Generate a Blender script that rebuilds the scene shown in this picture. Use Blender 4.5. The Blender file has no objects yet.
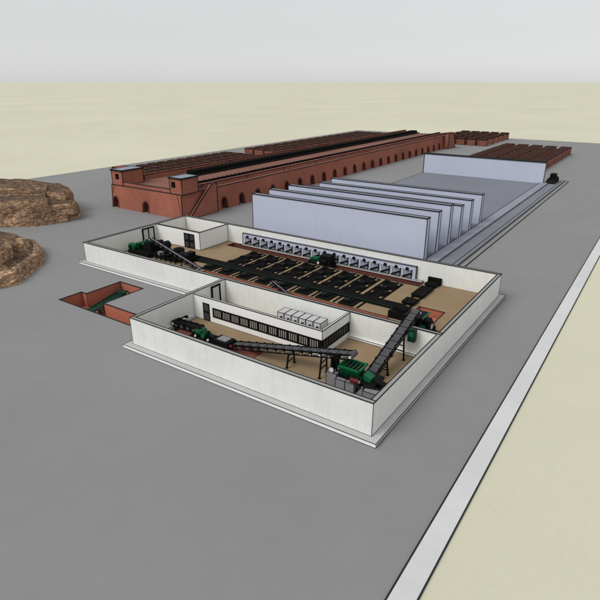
import bpy, math, random
from mathutils import Vector, noise
random.seed(7)
scene = bpy.context.scene
col = scene.collection
R = math.radians

# ------------------------------------------------------------------ materials
def mat(name, rgb, rough=0.85, var=0.06, scale=0.6, fine=6.0, bump=0.15, metallic=0.0, stain=0.0, vstreak=0.0):
    m = bpy.data.materials.new(name); m.use_nodes = True
    nt = m.node_tree; N = nt.nodes; L = nt.links
    b = N['Principled BSDF']
    b.inputs['Roughness'].default_value = rough
    b.inputs['Metallic'].default_value = metallic
    b.inputs['Specular IOR Level'].default_value = 0.12 if max(rgb) < 0.05 else 0.25
    g = N.new('ShaderNodeNewGeometry')
    n1 = N.new('ShaderNodeTexNoise'); n1.inputs['Scale'].default_value = scale; n1.inputs['Detail'].default_value = 6
    n2 = N.new('ShaderNodeTexNoise'); n2.inputs['Scale'].default_value = fine; n2.inputs['Detail'].default_value = 4
    L.new(g.outputs['Position'], n1.inputs['Vector']); L.new(g.outputs['Position'], n2.inputs['Vector'])
    mx = N.new('ShaderNodeMath'); mx.operation = 'ADD'
    L.new(n1.outputs['Fac'], mx.inputs[0]); L.new(n2.outputs['Fac'], mx.inputs[1])
    mr = N.new('ShaderNodeMapRange')
    mr.inputs['From Min'].default_value = 0.6; mr.inputs['From Max'].default_value = 1.4
    mr.inputs['To Min'].default_value = 1 - var; mr.inputs['To Max'].default_value = 1 + var
    L.new(mx.outputs[0], mr.inputs['Value'])
    val = mr.outputs['Result']
    if stain:
        n3 = N.new('ShaderNodeTexNoise'); n3.inputs['Scale'].default_value = scale*0.16; n3.inputs['Detail'].default_value = 9; n3.inputs['Roughness'].default_value = 0.62
        L.new(g.outputs['Position'], n3.inputs['Vector'])
        r3 = N.new('ShaderNodeMapRange'); r3.inputs['From Min'].default_value = 0.38; r3.inputs['From Max'].default_value = 0.62
        r3.inputs['To Min'].default_value = 1 - stain; r3.inputs['To Max'].default_value = 1 + stain*0.4
        L.new(n3.outputs['Fac'], r3.inputs['Value'])
        mm = N.new('ShaderNodeMath'); mm.operation = 'MULTIPLY'
        L.new(val, mm.inputs[0]); L.new(r3.outputs['Result'], mm.inputs[1]); val = mm.outputs[0]
    if vstreak:
        mp = N.new('ShaderNodeMapping'); mp.inputs['Scale'].default_value = (1.4, 1.4, 0.12)
        L.new(g.outputs['Position'], mp.inputs['Vector'])
        n4 = N.new('ShaderNodeTexNoise'); n4.inputs['Scale'].default_value = 1.0; n4.inputs['Detail'].default_value = 7
        L.new(mp.outputs['Vector'], n4.inputs['Vector'])
        r4 = N.new('ShaderNodeMapRange'); r4.inputs['From Min'].default_value = 0.5; r4.inputs['From Max'].default_value = 0.75
        r4.inputs['To Min'].default_value = 1.0; r4.inputs['To Max'].default_value = 1 - vstreak
        L.new(n4.outputs['Fac'], r4.inputs['Value'])
        m4 = N.new('ShaderNodeMath'); m4.operation = 'MULTIPLY'
        L.new(val, m4.inputs[0]); L.new(r4.outputs['Result'], m4.inputs[1]); val = m4.outputs[0]
    vm = N.new('ShaderNodeVectorMath'); vm.operation = 'SCALE'; vm.inputs[0].default_value = rgb
    L.new(val, vm.inputs['Scale']); L.new(vm.outputs['Vector'], b.inputs['Base Color'])
    if bump:
        bp = N.new('ShaderNodeBump'); bp.inputs['Strength'].default_value = bump; bp.inputs['Distance'].default_value = 0.05
        L.new(n2.outputs['Fac'], bp.inputs['Height']); L.new(bp.outputs['Normal'], b.inputs['Normal'])
    return m

def brick_mat(name, c1, c2, mortar, bw=0.5, bh=0.16, var=0.12):
    m = mat(name, c1, 0.9, var, 0.35, 4.0, 0.1, stain=0.18)
    nt = m.node_tree; N = nt.nodes; L = nt.links
    vm = [n for n in N if n.type == 'VECT_MATH'][0]
    g = [n for n in N if n.type == 'NEW_GEOMETRY'][0]
    sep = N.new('ShaderNodeSeparateXYZ'); L.new(g.outputs['Position'], sep.inputs[0])
    ad = N.new('ShaderNodeMath'); ad.operation = 'ADD'
    L.new(sep.outputs[0], ad.inputs[0]); L.new(sep.outputs[1], ad.inputs[1])
    cb = N.new('ShaderNodeCombineXYZ'); L.new(ad.outputs[0], cb.inputs[0]); L.new(sep.outputs[2], cb.inputs[1])
    br = N.new('ShaderNodeTexBrick'); br.inputs['Scale'].default_value = 1.0
    br.inputs['Brick Width'].default_value = bw; br.inputs['Row Height'].default_value = bh
    br.inputs['Mortar Size'].default_value = 0.012
    br.inputs['Color1'].default_value = (*c1, 1); br.inputs['Color2'].default_value = (*c2, 1); br.inputs['Mortar'].default_value = (*mortar, 1)
    L.new(cb.outputs[0], br.inputs['Vector']); L.new(br.outputs['Color'], vm.inputs[0])
    return m

def rock_mat(name, k):
    m = mat(name, (0.26, 0.17, 0.10), 0.95, 0.28, 0.5, 2.2, 0.5, stain=0.3)
    nt = m.node_tree; N = nt.nodes; L = nt.links
    vm = [n for n in N if n.type == 'VECT_MATH'][0]
    g = [n for n in N if n.type == 'NEW_GEOMETRY'][0]
    mp = N.new('ShaderNodeMapping'); mp.inputs['Scale'].default_value = (1.25, 1.25, 2.9)
    L.new(g.outputs['Position'], mp.inputs['Vector'])
    v = N.new('ShaderNodeTexVoronoi'); v.inputs['Scale'].default_value = 1.0
    L.new(mp.outputs['Vector'], v.inputs['Vector'])
    sp = N.new('ShaderNodeSeparateXYZ'); L.new(v.outputs['Color'], sp.inputs[0])
    cr = N.new('ShaderNodeValToRGB')
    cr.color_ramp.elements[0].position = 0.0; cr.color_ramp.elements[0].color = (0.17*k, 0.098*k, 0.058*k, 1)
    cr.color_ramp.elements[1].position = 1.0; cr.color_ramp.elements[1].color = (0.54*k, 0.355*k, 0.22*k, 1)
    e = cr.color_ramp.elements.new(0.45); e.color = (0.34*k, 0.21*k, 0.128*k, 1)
    L.new(sp.outputs[0], cr.inputs['Fac'])
    v2 = N.new('ShaderNodeTexVoronoi'); v2.feature = 'DISTANCE_TO_EDGE'; v2.inputs['Scale'].default_value = 1.0
    L.new(mp.outputs['Vector'], v2.inputs['Vector'])
    mr = N.new('ShaderNodeMapRange'); mr.inputs['From Max'].default_value = 0.14; mr.inputs['To Min'].default_value = 0.62
    L.new(v2.outputs['Distance'], mr.inputs['Value'])
    sc = N.new('ShaderNodeVectorMath'); sc.operation = 'SCALE'
    L.new(cr.outputs['Color'], sc.inputs[0]); L.new(mr.outputs['Result'], sc.inputs['Scale'])
    L.new(sc.outputs['Vector'], vm.inputs[0])
    bp = [n for n in N if n.type == 'BUMP'][0]; bp.inputs['Distance'].default_value = 0.35
    L.new(mr.outputs['Result'], bp.inputs['Height'])
    return m

M = {}
M['tan_ground'] = mat('sandy_ground', (0.62, 0.605, 0.465), 0.95, 0.035, 0.05, 1.2, 0.1, stain=0.05)
M['asphalt'] = mat('grey_paving', (0.242, 0.242, 0.243), 0.92, 0.035, 0.25, 7.0, 0.12, stain=0.04)
M['kerb'] = mat('kerb_concrete', (0.61, 0.61, 0.615), 0.85, 0.04, 0.4, 5.0, 0.1, stain=0.06)
M['line'] = mat('dark_edge_outline', (0.022, 0.022, 0.024), 0.8, 0.1, 1, 5, 0)  # dark bars that draw outlines along edges, no real trim
M['plaster'] = mat('white_plaster', (0.79, 0.80, 0.775), 0.9, 0.055, 0.9, 5.0, 0.12, stain=0.04, vstreak=0.07)
M['plaster_bright'] = mat('bright_white_plaster', (0.88, 0.88, 0.87), 0.9, 0.02, 0.7, 5.0, 0.08, stain=0.03, vstreak=0.04)
M['coping'] = mat('wall_coping', (0.30, 0.305, 0.29), 0.9, 0.06, 0.8, 5.0, 0.1)
M['plinth'] = mat('plinth_concrete', (0.47, 0.47, 0.465), 0.85, 0.04, 0.6, 5.0, 0.08, stain=0.07)
M['plinth_front'] = mat('plinth_white_edge', (0.88, 0.88, 0.88), 0.7, 0.02, 0.6, 5.0, 0.0)
M['clay_floor'] = mat('clay_floor', (0.285, 0.205, 0.122), 0.95, 0.08, 0.3, 4.0, 0.12, stain=0.10)
M['lav'] = mat('lavender_concrete', (0.51, 0.537, 0.655), 0.85, 0.025, 0.25, 3.0, 0.08, stain=0.04, vstreak=0.05)
M['lav_mid'] = mat('grey_lavender_concrete', (0.33, 0.345, 0.41), 0.9, 0.04, 0.3, 3.0, 0.08, stain=0.05)
M['pad'] = mat('slab_concrete', (0.195, 0.208, 0.24), 0.9, 0.04, 0.15, 4.0, 0.08, stain=0.07)
M['terra'] = brick_mat('terracotta_brick', (0.40, 0.132, 0.085), (0.30, 0.097, 0.063), (0.24, 0.12, 0.09))
M['terra_deck_shaded'] = mat('shaded_brick_deck', (0.21, 0.098, 0.072), 0.95, 0.12, 0.2, 3.0, 0.1, stain=0.15)  # terracotta darkened in colour to carry the shading of the upward-facing deck
M['terra_in'] = mat('pit_brick', (0.44, 0.155, 0.098), 0.9, 0.08, 0.5, 5.0, 0.1, stain=0.12)
M['terra_dark'] = mat('dark_red_brick', (0.16, 0.05, 0.036), 0.95, 0.15, 0.5, 5.0, 0.1)
M['roof_grey'] = mat('roof_sheet_grey', (0.24, 0.27, 0.32), 0.6, 0.05, 0.5, 4.0, 0.05)
M['black'] = mat('black_painted_steel', (0.004, 0.0043, 0.0047), 0.65, 0.25, 1.5, 8.0, 0.05)
M['black2'] = mat('sooty_black', (0.0045, 0.004, 0.004), 0.95, 0.3, 0.7, 5.0, 0.1)
M['belt'] = mat('conveyor_belt_grey', (0.075, 0.075, 0.082), 0.75, 0.12, 0.7, 6.0, 0.05)
M['green'] = mat('green_machine_paint', (0.003, 0.115, 0.042), 0.45, 0.12, 1.5, 7.0, 0.03)
M['green_dark'] = mat('dark_green_paint', (0.003, 0.03, 0.015), 0.5, 0.2, 1.5, 7.0, 0.03)
M['metal'] = mat('grey_steel', (0.22, 0.22, 0.24), 0.45, 0.08, 1.5, 8.0, 0.03)
M['white_metal'] = mat('pale_steel', (0.62, 0.62, 0.63), 0.5, 0.05, 1.5, 8.0, 0.02)
M['red_dark'] = mat('dark_red_paint', (0.10, 0.006, 0.01), 0.5, 0.2, 1.5, 8.0, 0.02)
M['conc_block'] = mat('block_concrete', (0.22, 0.22, 0.245), 0.9, 0.08, 0.9, 6.0, 0.12, stain=0.08)
M['glass'] = mat('dark_glazing', (0.05, 0.052, 0.055), 0.2, 0.1, 0.7, 4.0, 0)
M['pane'] = mat('dusty_glazing', (0.30, 0.275, 0.245), 0.35, 0.15, 1.2, 5.0, 0)
M['white_leaf'] = mat('white_door_leaf', (0.55, 0.56, 0.56), 0.7, 0.03, 1, 5, 0)
M['cab'] = mat('cabinet_grey', (0.50, 0.50, 0.50), 0.6, 0.04, 1, 5, 0.02)
M['stack'] = brick_mat('stacked_red_brick', (0.30, 0.115, 0.08), (0.22, 0.08, 0.055), (0.05, 0.025, 0.02), 0.6, 0.3, 0.2)
M['stack_cap'] = mat('sooty_brick_cap', (0.048, 0.02, 0.014), 0.95, 0.35, 0.5, 3.0, 0.1)
M['strip_light'] = mat('kerb_strip_grey', (0.265, 0.28, 0.325), 0.9, 0.04, 0.3, 3.0, 0.08, stain=0.05)
M['strip_dark'] = mat('gutter_strip_grey', (0.195, 0.205, 0.235), 0.9, 0.04, 0.3, 3.0, 0.08, stain=0.06)
M['gutter'] = mat('gutter_grey', (0.24, 0.24, 0.235), 0.9, 0.05, 0.5, 5.0, 0.1)
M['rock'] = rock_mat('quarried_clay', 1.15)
M['rock_top_shaded'] = rock_mat('shaded_clay_top', 0.45)  # same clay, with the shade of upward faces put into its colour

# ------------------------------------------------------------------ mesh builder
class MB:
    def __init__(self): self.v = []; self.f = []; self.m = []; self.mats = []
    def mi(self, m):
        if m not in self.mats: self.mats.append(m)
        return self.mats.index(m)
    def face(self, pts, m):
        i = len(self.v); self.v += [tuple(p) for p in pts]
        self.f.append(tuple(range(i, i+len(pts)))); self.m.append(self.mi(m))
    def hexa(self, p, m, edge=0, mtop=None, mfront=None):
        # p: 8 points, bottom 0-3 ccw, top 4-7 ccw
        i = len(self.v); self.v += [tuple(q) for q in p]
        for k, q in enumerate(((3,2,1,0),(4,5,6,7),(0,1,5,4),(1,2,6,5),(2,3,7,6),(3,0,4,7))):
            self.f.append(tuple(i+a for a in q))
            self.m.append(self.mi(mtop if (k == 1 and mtop) else mfront if (k == 2 and mfront) else m))
        if edge:
            for a, b in ((0,1),(1,2),(2,3),(3,0),(4,5),(5,6),(6,7),(7,4),(0,4),(1,5),(2,6),(3,7)):
                self.bar(p[a], p[b], edge, 'line')
    def box(self, x0, x1, y0, y1, z0, z1, m, edge=0, mtop=None, mfront=None):
        self.hexa([(x0,y0,z0),(x1,y0,z0),(x1,y1,z0),(x0,y1,z0),(x0,y0,z1),(x1,y0,z1),(x1,y1,z1),(x0,y1,z1)], m, edge, mtop, mfront)
    def bar(self, a, b, t, m, t2=None):
        a = Vector(a); b = Vector(b); d = b-a
        if d.length < 1e-6: return
        d.normalize()
        up = Vector((0,0,1)) if abs(d.z) < 0.9 else Vector((1,0,0))
        s = d.cross(up).normalized(); u = s.cross(d).normalized()
        h = t/2; k = (t2 or t)/2
        a = a - d*h*0.98; b = b + d*h*0.98
        p = [a-s*h-u*k, a+s*h-u*k, a+s*h+u*k, a-s*h+u*k, b-s*h-u*k, b+s*h-u*k, b+s*h+u*k, b-s*h+u*k]
        self.hexa(p, m)
    def cyl(self, a, b, r, m, n=14, r2=None, mcap=None):
        a = Vector(a); b = Vector(b); d = (b-a).normalized()
        up = Vector((0,0,1)) if abs(d.z) < 0.9 else Vector((1,0,0))
        s = d.cross(up).normalized(); u = s.cross(d).normalized()
        r2 = r if r2 is None else r2
        A = [a+(s*math.cos(t)+u*math.sin(t))*r for t in [2*math.pi*i/n for i in range(n)]]
        B = [b+(s*math.cos(t)+u*math.sin(t))*r2 for t in [2*math.pi*i/n for i in range(n)]]
        for i in range(n):
            j = (i+1) % n; self.face([A[i],A[j],B[j],B[i]], m)
        self.face(A[::-1], mcap or m); self.face(B, mcap or m)
    def prism(self, poly, axis, a, b, m, edge=0):
        # poly: 2d points; axis 'x' -> (y,z), 'y' -> (x,z), 'z' -> (x,y)
        def P3(p, w): return {'x': (w,p[0],p[1]), 'y': (p[0],w,p[1]), 'z': (p[0],p[1],w)}[axis]
        A = [P3(p, a) for p in poly]; B = [P3(p, b) for p in poly]; n = len(poly)
        self.face(A[::-1], m); self.face(B, m)
        for i in range(n):
            j = (i+1) % n; self.face([A[i],A[j],B[j],B[i]], m)
            if edge:
                self.bar(A[i],A[j],edge,'line'); self.bar(B[i],B[j],edge,'line'); self.bar(A[i],B[i],edge,'line')
    def build(self, name, parent=None, loc=None, smooth=False):
        me = bpy.data.meshes.new(name)
        off = wloc(parent) if parent else Vector(loc or (0,0,0))
        me.from_pydata([Vector(p)-off for p in self.v], [], self.f)
        for k in self.mats: me.materials.append(M[k])
        me.polygons.foreach_set('material_index', self.m)
        me.validate(); me.update()
        import bmesh
        bm = bmesh.new(); bm.from_mesh(me); bmesh.ops.recalc_face_normals(bm, faces=bm.faces) if not smooth == 'open' else None
        bm.to_mesh(me); bm.free()
        o = bpy.data.objects.new(name, me); col.objects.link(o)
        if parent: o.parent = parent
        else: o.location = off
        return o
def wloc(o):
    v = Vector(o.location)
    while o.parent: o = o.parent; v += o.location
    return v
def tag(o, label, cat, group=None, kind=None):
    if label: o['label'] = label
    if cat: o['category'] = cat
    if group: o['group'] = group
    if kind: o['kind'] = kind
    return o
def thing(name, label, cat, loc, group=None):
    o = bpy.data.objects.new(name, None); col.objects.link(o); o.location = loc
    o.empty_display_size = 0.5
    return tag(o, label, cat, group)
def box_part(name, parent, *a, **k):
    b = MB(); b.box(*a, **k); return b.build(name, parent)
def struct(mb, name): return tag(mb.build(name), None, None, kind='structure')
def copy_tree(o, parent=None):
    c = o.copy(); col.objects.link(c)
    if parent: c.parent = parent
    for ch in list(o.children): copy_tree(ch, c)
    return c
ORD = ['first','second','third','fourth','fifth','sixth','seventh','eighth','ninth','tenth','eleventh','twelfth',
       'thirteenth','fourteenth','fifteenth','sixteenth','seventeenth','eighteenth','nineteenth','twentieth','twenty-first','twenty-second']

# ------------------------------------------------------------------ layout
FZ = 0.56                       # hall floor
WT = 5.18                       # hall wall top
T = 0.62                        # wall thickness
PX0, PX1 = -22.58, -65.73       # front hall right / left
PY0, PY1, PY2 = 48.26, 70.13, 102.74
QX = -108.99
PW = 1.1

def sheet(mb, x0, x1, y0, y1, z, holes, m, nx=(), ny=()):
    xs = sorted({x0, x1, *nx, *[h[0] for h in holes], *[h[1] for h in holes]}); xs = [x for x in xs if x0 <= x <= x1]
    ys = sorted({y0, y1, *ny, *[h[2] for h in holes], *[h[3] for h in holes]}); ys = [y for y in ys if y0 <= y <= y1]
    for i in range(len(xs)-1):
        for j in range(len(ys)-1):
            cx = (xs[i]+xs[i+1])/2; cy = (ys[j]+ys[j+1])/2
            if any(h[0] < cx < h[1] and h[2] < cy < h[3] for h in holes): continue
            mb.face([(xs[i],ys[j],z),(xs[i+1],ys[j],z),(xs[i+1],ys[j+1],z),(xs[i],ys[j+1],z)], m)

# ground, paved yard, kerb
AX0, AX1, AY0, AY1 = -231.0, -11.77, -140.0, 428.0
g = MB(); sheet(g, -9000, 9000, -3000, 14000, 0.0, [(AX0, -9.55, AY0, AY1)], 'tan_ground'); struct(g, 'ground')
PIT = [(-93.9, -85.0, 53.25, 58.2), (-92.3, -85.0, 58.2, 66.6), (-85.0, -66.9, 53.25, 57.0)]
HALLS = [(QX-0.5, PX0+0.5, PY1-0.5, PY2+0.5), (PX1-0.5, PX0+0.5, PY0-0.5, PY1)]
a = MB(); sheet(a, AX0, AX1, AY0, AY1, 0.0, PIT+HALLS, 'asphalt')
for p, q in (((AX0,AY0,0),(AX0,AY1,0)), ((AX0,AY1,0),(AX1,AY1,0))): a.bar(p, q, 0.5, 'line', 0.03)
struct(a, 'yard_paving')
k = MB(); k.box(AX1, -9.55, AY0, AY1, -0.1, 0.13, 'kerb')
k.bar((AX1, AY0, 0.13), (AX1, AY1, 0.13), 0.16, 'line', 0.06); k.bar((-9.55, AY0, 0.13), (-9.55, AY1, 0.13), 0.15, 'line', 0.06)
struct(k, 'kerb')

# ------------------------------------------------------------------ roofless halls
def wall(parent, x0, x1, y0, y1, e, corners=(), z0=FZ, z1=WT, m='plaster', label=None):
    b = MB(); b.box(x0, x1, y0, y1, z0, z1, m, mtop='coping')
    for A, B in (((x0,y0),(x1,y0)), ((x1,y0),(x1,y1)), ((x1,y1),(x0,y1)), ((x0,y1),(x0,y0))):
        b.bar((*A,z1), (*B,z1), e, 'line')
    for c in corners: b.bar((*c,z0), (*c,z1), e*0.6, 'line')
    o = b.build('wall', parent)
    if label: o['label'] = label
    return o
hall1 = thing('roofless_hall', 'large white roofless hall at the back, full of black drying lines', 'building', ((QX+PX0)/2, (PY1+PY2)/2, 0))
hall2 = thing('roofless_hall', 'smaller white roofless hall at the front, holding the conveyors and office block', 'building', ((PX1+PX0)/2, (PY0+PY1)/2, 0))
e1, e2 = 0.15, 0.11
# walls of the back hall (front and back run full width, sides butt between them)
wall(hall1, QX, PX0, PY1, PY1+T, e1, ((QX,PY1),)); wall(hall1, QX, PX0, PY2-T, PY2, e1, ((PX0,PY2),(PX0-T,PY2-T),(QX+T,PY2-T)))
wall(hall1, QX, QX+T, PY1+T, PY2-T, e1); wall(hall1, PX0-T, PX0, PY1+T, PY2-T, e1)
# walls of the front hall (its back is the back hall's front wall)
wall(hall2, PX1, PX0, PY0, PY0+T, e2, ((PX1,PY0),(PX0,PY0))); wall(hall2, PX1, PX1+T, PY0+T, PY1, e2, ((PX1+T,PY1-.03),)); wall(hall2, PX0-T, PX0, PY0+T, PY1, e2)
# plinths: rim slabs round the outside
def plinth(parent, rects, lines):
    b = MB()
    for r in rects: b.box(*r, 0.004, FZ-0.004, 'plinth', mfront='plinth_front')
    for p, q, t in lines: b.bar(p, q, t, 'line', 0.06)
    return b.build('plinth', parent)
z = FZ
plinth(hall1, [(QX-PW, PX1-PW-0.01, PY1-PW, PY1), (QX-PW, QX, PY1, PY2+PW), (QX, PX0+PW, PY2, PY2+PW), (PX0, PX0+PW, PY1+0.01, PY2)],
       [((QX-PW,PY1-PW,z),(PX1-PW,PY1-PW,z),.09), ((QX-PW,PY1-PW,.03),(PX1-PW,PY1-PW,.03),.09), ((QX,PY1,z),(PX1-PW,PY1,z),.09),
        ((PX0+PW,PY1,z),(PX0+PW,PY2+PW,z),.1), ((PX0+PW,PY1,.03),(PX0+PW,PY2+PW,.03),.1), ((PX0,PY1,z),(PX0,PY2,z),.1), ((PX0,PY2+PW,z),(PX0+PW,PY2+PW,z),.12)])
plinth(hall2, [(PX1-PW, PX0+PW, PY0-PW, PY0), (PX1-PW, PX1, PY0, PY1-0.004), (PX0, PX0+PW, PY0, PY1-0.004)],
       [((PX1-PW,PY0-PW,z),(PX0+PW,PY0-PW,z),.07), ((PX1-PW,PY0-PW,.03),(PX0+PW,PY0-PW,.03),.07), ((PX1,PY0,z),(PX0,PY0,z),.08),
        ((PX1-PW,PY0-PW,z),(PX1-PW,PY1,z),.08), ((PX1,PY0,z),(PX1,PY1,z),.08),
        ((PX0+PW,PY0-PW,z),(PX0+PW,PY1,z),.07), ((PX0+PW,PY0-PW,.03),(PX0+PW,PY1,.03),.07), ((PX0,PY0,z),(PX0,PY1,z),.08)])
# floors with trenches
TR1 = [(-90.3, -37.7, 98.7, 101.3), (-81.2, -36.0, 78.0, 81.15), (-33.4, -28.4, 81.6, 88.85)]
f = MB(); sheet(f, QX+T, PX0-T, PY1+T, PY2-T, FZ, TR1, 'clay_floor'); f.build('floor', hall1, smooth='open')
TR2 = [(-64.0, -46.5, 54.6, 58.0)]
f = MB(); sheet(f, PX1+T, PX0-T, PY0+T, PY1, FZ, TR2, 'clay_floor'); f.build('floor', hall2, smooth='open')
def trench(parent, r, depth, m, e, mf=None, rim=0.0):
    x0, x1, y0, y1 = r; b = MB(); zb = FZ-depth
    P = [(x0,y0),(x1,y0),(x1,y1),(x0,y1)]
    for i in range(4):
        p, q = P[i], P[(i+1)%4]
        b.face([(*p,zb),(*q,zb),(*q,FZ),(*p,FZ)], m)
        b.bar((*p,FZ+.01),(*q,FZ+.01), e, 'line', 0.06)
        if i != 0: b.bar((*p,zb),(*q,zb), e*0.6, 'line')
    b.face([(*p,zb) for p in P], mf or m)
    return b.build('trench', parent, smooth='open')
trench(hall1, TR1[0], 0.8, 'terra_dark', 0.24, 'terra_dark'); trench(hall1, TR1[1], 0.5, 'terra_in', 0.14); trench(hall1, TR1[2], 1.4, 'terra_in', 0.2)
trench(hall2, TR2[0], 0.7, 'terra_in', 0.1)
# bright skirting kerb inside the front hall
b = MB(); b.box(-38.0, PX0-T-0.003, PY1-0.42, PY1-0.003, FZ+.003, FZ+0.42, 'plaster_bright')
b.bar((-38.0,PY1-.42,FZ+.42),(PX0-T,PY1-.42,FZ+.42),.07,'line'); b.bar((-38.0,PY1-.42,FZ+.03),(PX0-T,PY1-.42,FZ+.03),.07,'line')
b.build('skirting', hall2)
b = MB(); b.box(PX1+T+.003, PX1+T+0.42, PY0+T+4, 61.5, FZ+.003, FZ+0.42, 'plaster_bright')
b.bar((PX1+T+.42,PY0+T+4,FZ+.42),(PX1+T+.42,61.5,FZ+.42),.07,'line'); b.bar((PX1+T+.42,PY0+T+4,FZ+.03),(PX1+T+.42,61.5,FZ+.03),.07,'line')
b.build('skirting', hall2)
# doors on the inner side of the left walls
def door_x(parent, x, y0, y1, z0, z1, leaves, lf, t=0.14):
    b = MB()
    b.bar((x,y0,z0),(x,y0,z1),t*1.6,'black'); b.bar((x,y1,z0),(x,y1,z1),t*1.6,'black'); b.bar((x,y0,z1),(x,y1,z1),t*1.6,'black')
    for i in range(1, leaves): yy = y0+(y1-y0)*i/leaves; b.bar((x,yy,z0),(x,yy,z1),t*1.3,'black')
    d = b.build('door', parent)
    for i in range(leaves):
        ya = y0+(y1-y0)*i/leaves+t; yb = y0+(y1-y0)*(i+1)/leaves-t
        box_part('door_leaf', d, x-0.02, x+0.07, ya, yb, z0+.02, z1-t, lf)
    return d
door_x(hall1, QX+T+0.08, 86.9, 90.5, FZ, 4.65, 2, 'white_leaf', 0.2)['label'] = 'double door in the left wall beside the white corner room'
door_x(hall2, PX1+T+0.06, 66.3, 68.4, FZ, 4.7, 1, 'white_leaf', 0.2)

# corner room in the back hall
room = thing('corner_room', 'small bright white open-topped room in the corner of the back hall', 'room', (-100.5, 97, FZ))
RX, RY = -92.8, 91.6
b = MB(); b.box(QX+T+.003, RX, RY, RY+.4, FZ+.003, WT-.012, 'plaster_bright', mtop='coping')
b.bar((QX+T,RY,WT-.02),(RX,RY,WT-.02),.17,'line'); b.bar((QX+T,RY+.4,WT-.02),(RX,RY+.4,WT-.02),.12,'line'); b.bar((RX,RY,FZ),(RX,RY,WT),.1,'line'); b.bar((QX+T,RY,FZ+.03),(RX,RY,FZ+.03),.1,'line')
b.build('wall', room)
b = MB(); b.box(RX-.4, RX, RY+.403, PY2-T-.003, FZ+.003, WT-.012, 'plaster_bright', mtop='coping')
b.bar((RX,RY,WT-.02),(RX,PY2-T,WT-.02),.17,'line'); b.bar((RX,RY,FZ+.03),(RX,PY2-T,FZ+.03),.1,'line'); b.bar((RX,PY2-T,FZ),(RX,PY2-T,WT),.1,'line')
b.build('wall', room)
def door_y(parent, y, x0, x1, z0, z1, cols, rows, t=0.14, pane='glass'):
    b = MB(); b.box(x0, x1, y-.06, y-.003, z0, z1, 'black')
    d = b.build('door', parent)
    for i in range(cols):
        for j in range(rows):
            xa = x0+(x1-x0)*i/cols; xb = x0+(x1-x0)*(i+1)/cols; za = z0+(z1-z0)*j/rows; zb = z0+(z1-z0)*(j+1)/rows
            box_part('pane', d, xa+t, xb-t, y-.075, y-.062, za+t, zb-t, pane)
    return d
door_y(room, RY, -98.3, -94.6, FZ+.02, 4.35, 2, 2, 0.33)

# office block in the front hall
off = thing('office_block', 'long white office block with a dark ribbon window inside the front hall', 'office', (-51, 66, FZ))
OX0, OX1, OY = -64.9, -38.0, 61.62; OZ = 5.0
OYB = PY1
b = MB(); b.box(OX0, OX1, OY, OY+.35, FZ+.003, OZ, 'plaster_bright')
b.bar((OX0,OY,OZ),(OX1,OY,OZ),.12,'line'); b.bar((OX0,OY+.35,OZ),(OX1,OY+.35,OZ),.09,'line'); b.bar((OX1,OY,FZ),(OX1,OY,OZ),.08,'line'); b.bar((OX0,OY,FZ+.03),(OX1,OY,FZ+.03),.06,'line')
b.build('wall', off)
b = MB(); b.box(OX1-.35, OX1, OY+.353, OYB-.003, FZ+.003, OZ, 'plaster')
b.bar((OX1,OY,OZ),(OX1,OYB,OZ),.12,'line'); b.bar((OX1-.35,OY+.35,OZ),(OX1-.35,OYB,OZ),.09,'line'); b.bar((OX1,OYB-.05,FZ),(OX1,OYB-.05,OZ),.08,'line')
b.build('wall', off)
door_y(off, OY, -62.85, -61.25, FZ+.02, 3.9, 1, 2, 0.2)
# ribbon window: dark frame, groups of narrow panes
WZ0, WZ1 = 1.62, 3.42
b = MB(); b.box(-60.55, OX1+.06, OY-.07, OY-.003, WZ0, WZ1, 'black'); fr = b.build('window', off)
fr['label'] = 'front ribbon window of narrow panes'
ng = 11; gw = (-38.35+60.3)/ng
for i in range(ng):
    for j in range(4):
        xa = -60.3+gw*i+0.2+j*(gw-.35)/4
        box_part('pane', fr, xa, xa+(gw-.35)/4*.5, OY-.085, OY-.072, WZ0+.3, WZ1-.3, 'pane')
b = MB(); b.box(OX1+.003, OX1+.07, OY, OYB-.15, WZ0, WZ1, 'black'); fr2 = b.build('window', off)
fr2['label'] = 'end ribbon window of narrow dark panes'
for i in range(10):
    ya = OY+.5+i*.76; box_part('pane', fr2, OX1+.072, OX1+.085, ya, ya+.3, WZ0+.3, WZ1-.3, 'glass')
# six cabinets behind the office front
cab0 = None
for i in range(6):
    x = -49.3+1.46*i
    lab = f'{["leftmost","second from left","third from left","third from right","second from right","rightmost"][i]} of six grey cabinets behind the office front wall'
    if cab0 is None:
        cab0 = thing('cabinet', lab, 'cabinet', (x, 67.4, FZ), 'row of grey cabinets behind the office wall')
        b = MB(); b.box(x-.68, x+.68, 66.35, 68.6, FZ+.02, 3.55, 'cab', edge=.07); b.build('body', cab0)
        box_part('vent_grille', cab0, x-.42, x+.42, 66.31, 66.345, 2.6, 3.2, 'white_metal')
        box_part('control_panel', cab0, x-.1, x+.36, 66.28, 66.305, 2.68, 2.95, 'black')
    else:
        c = copy_tree(cab0); c.location.x = x; c['label'] = lab

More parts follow.
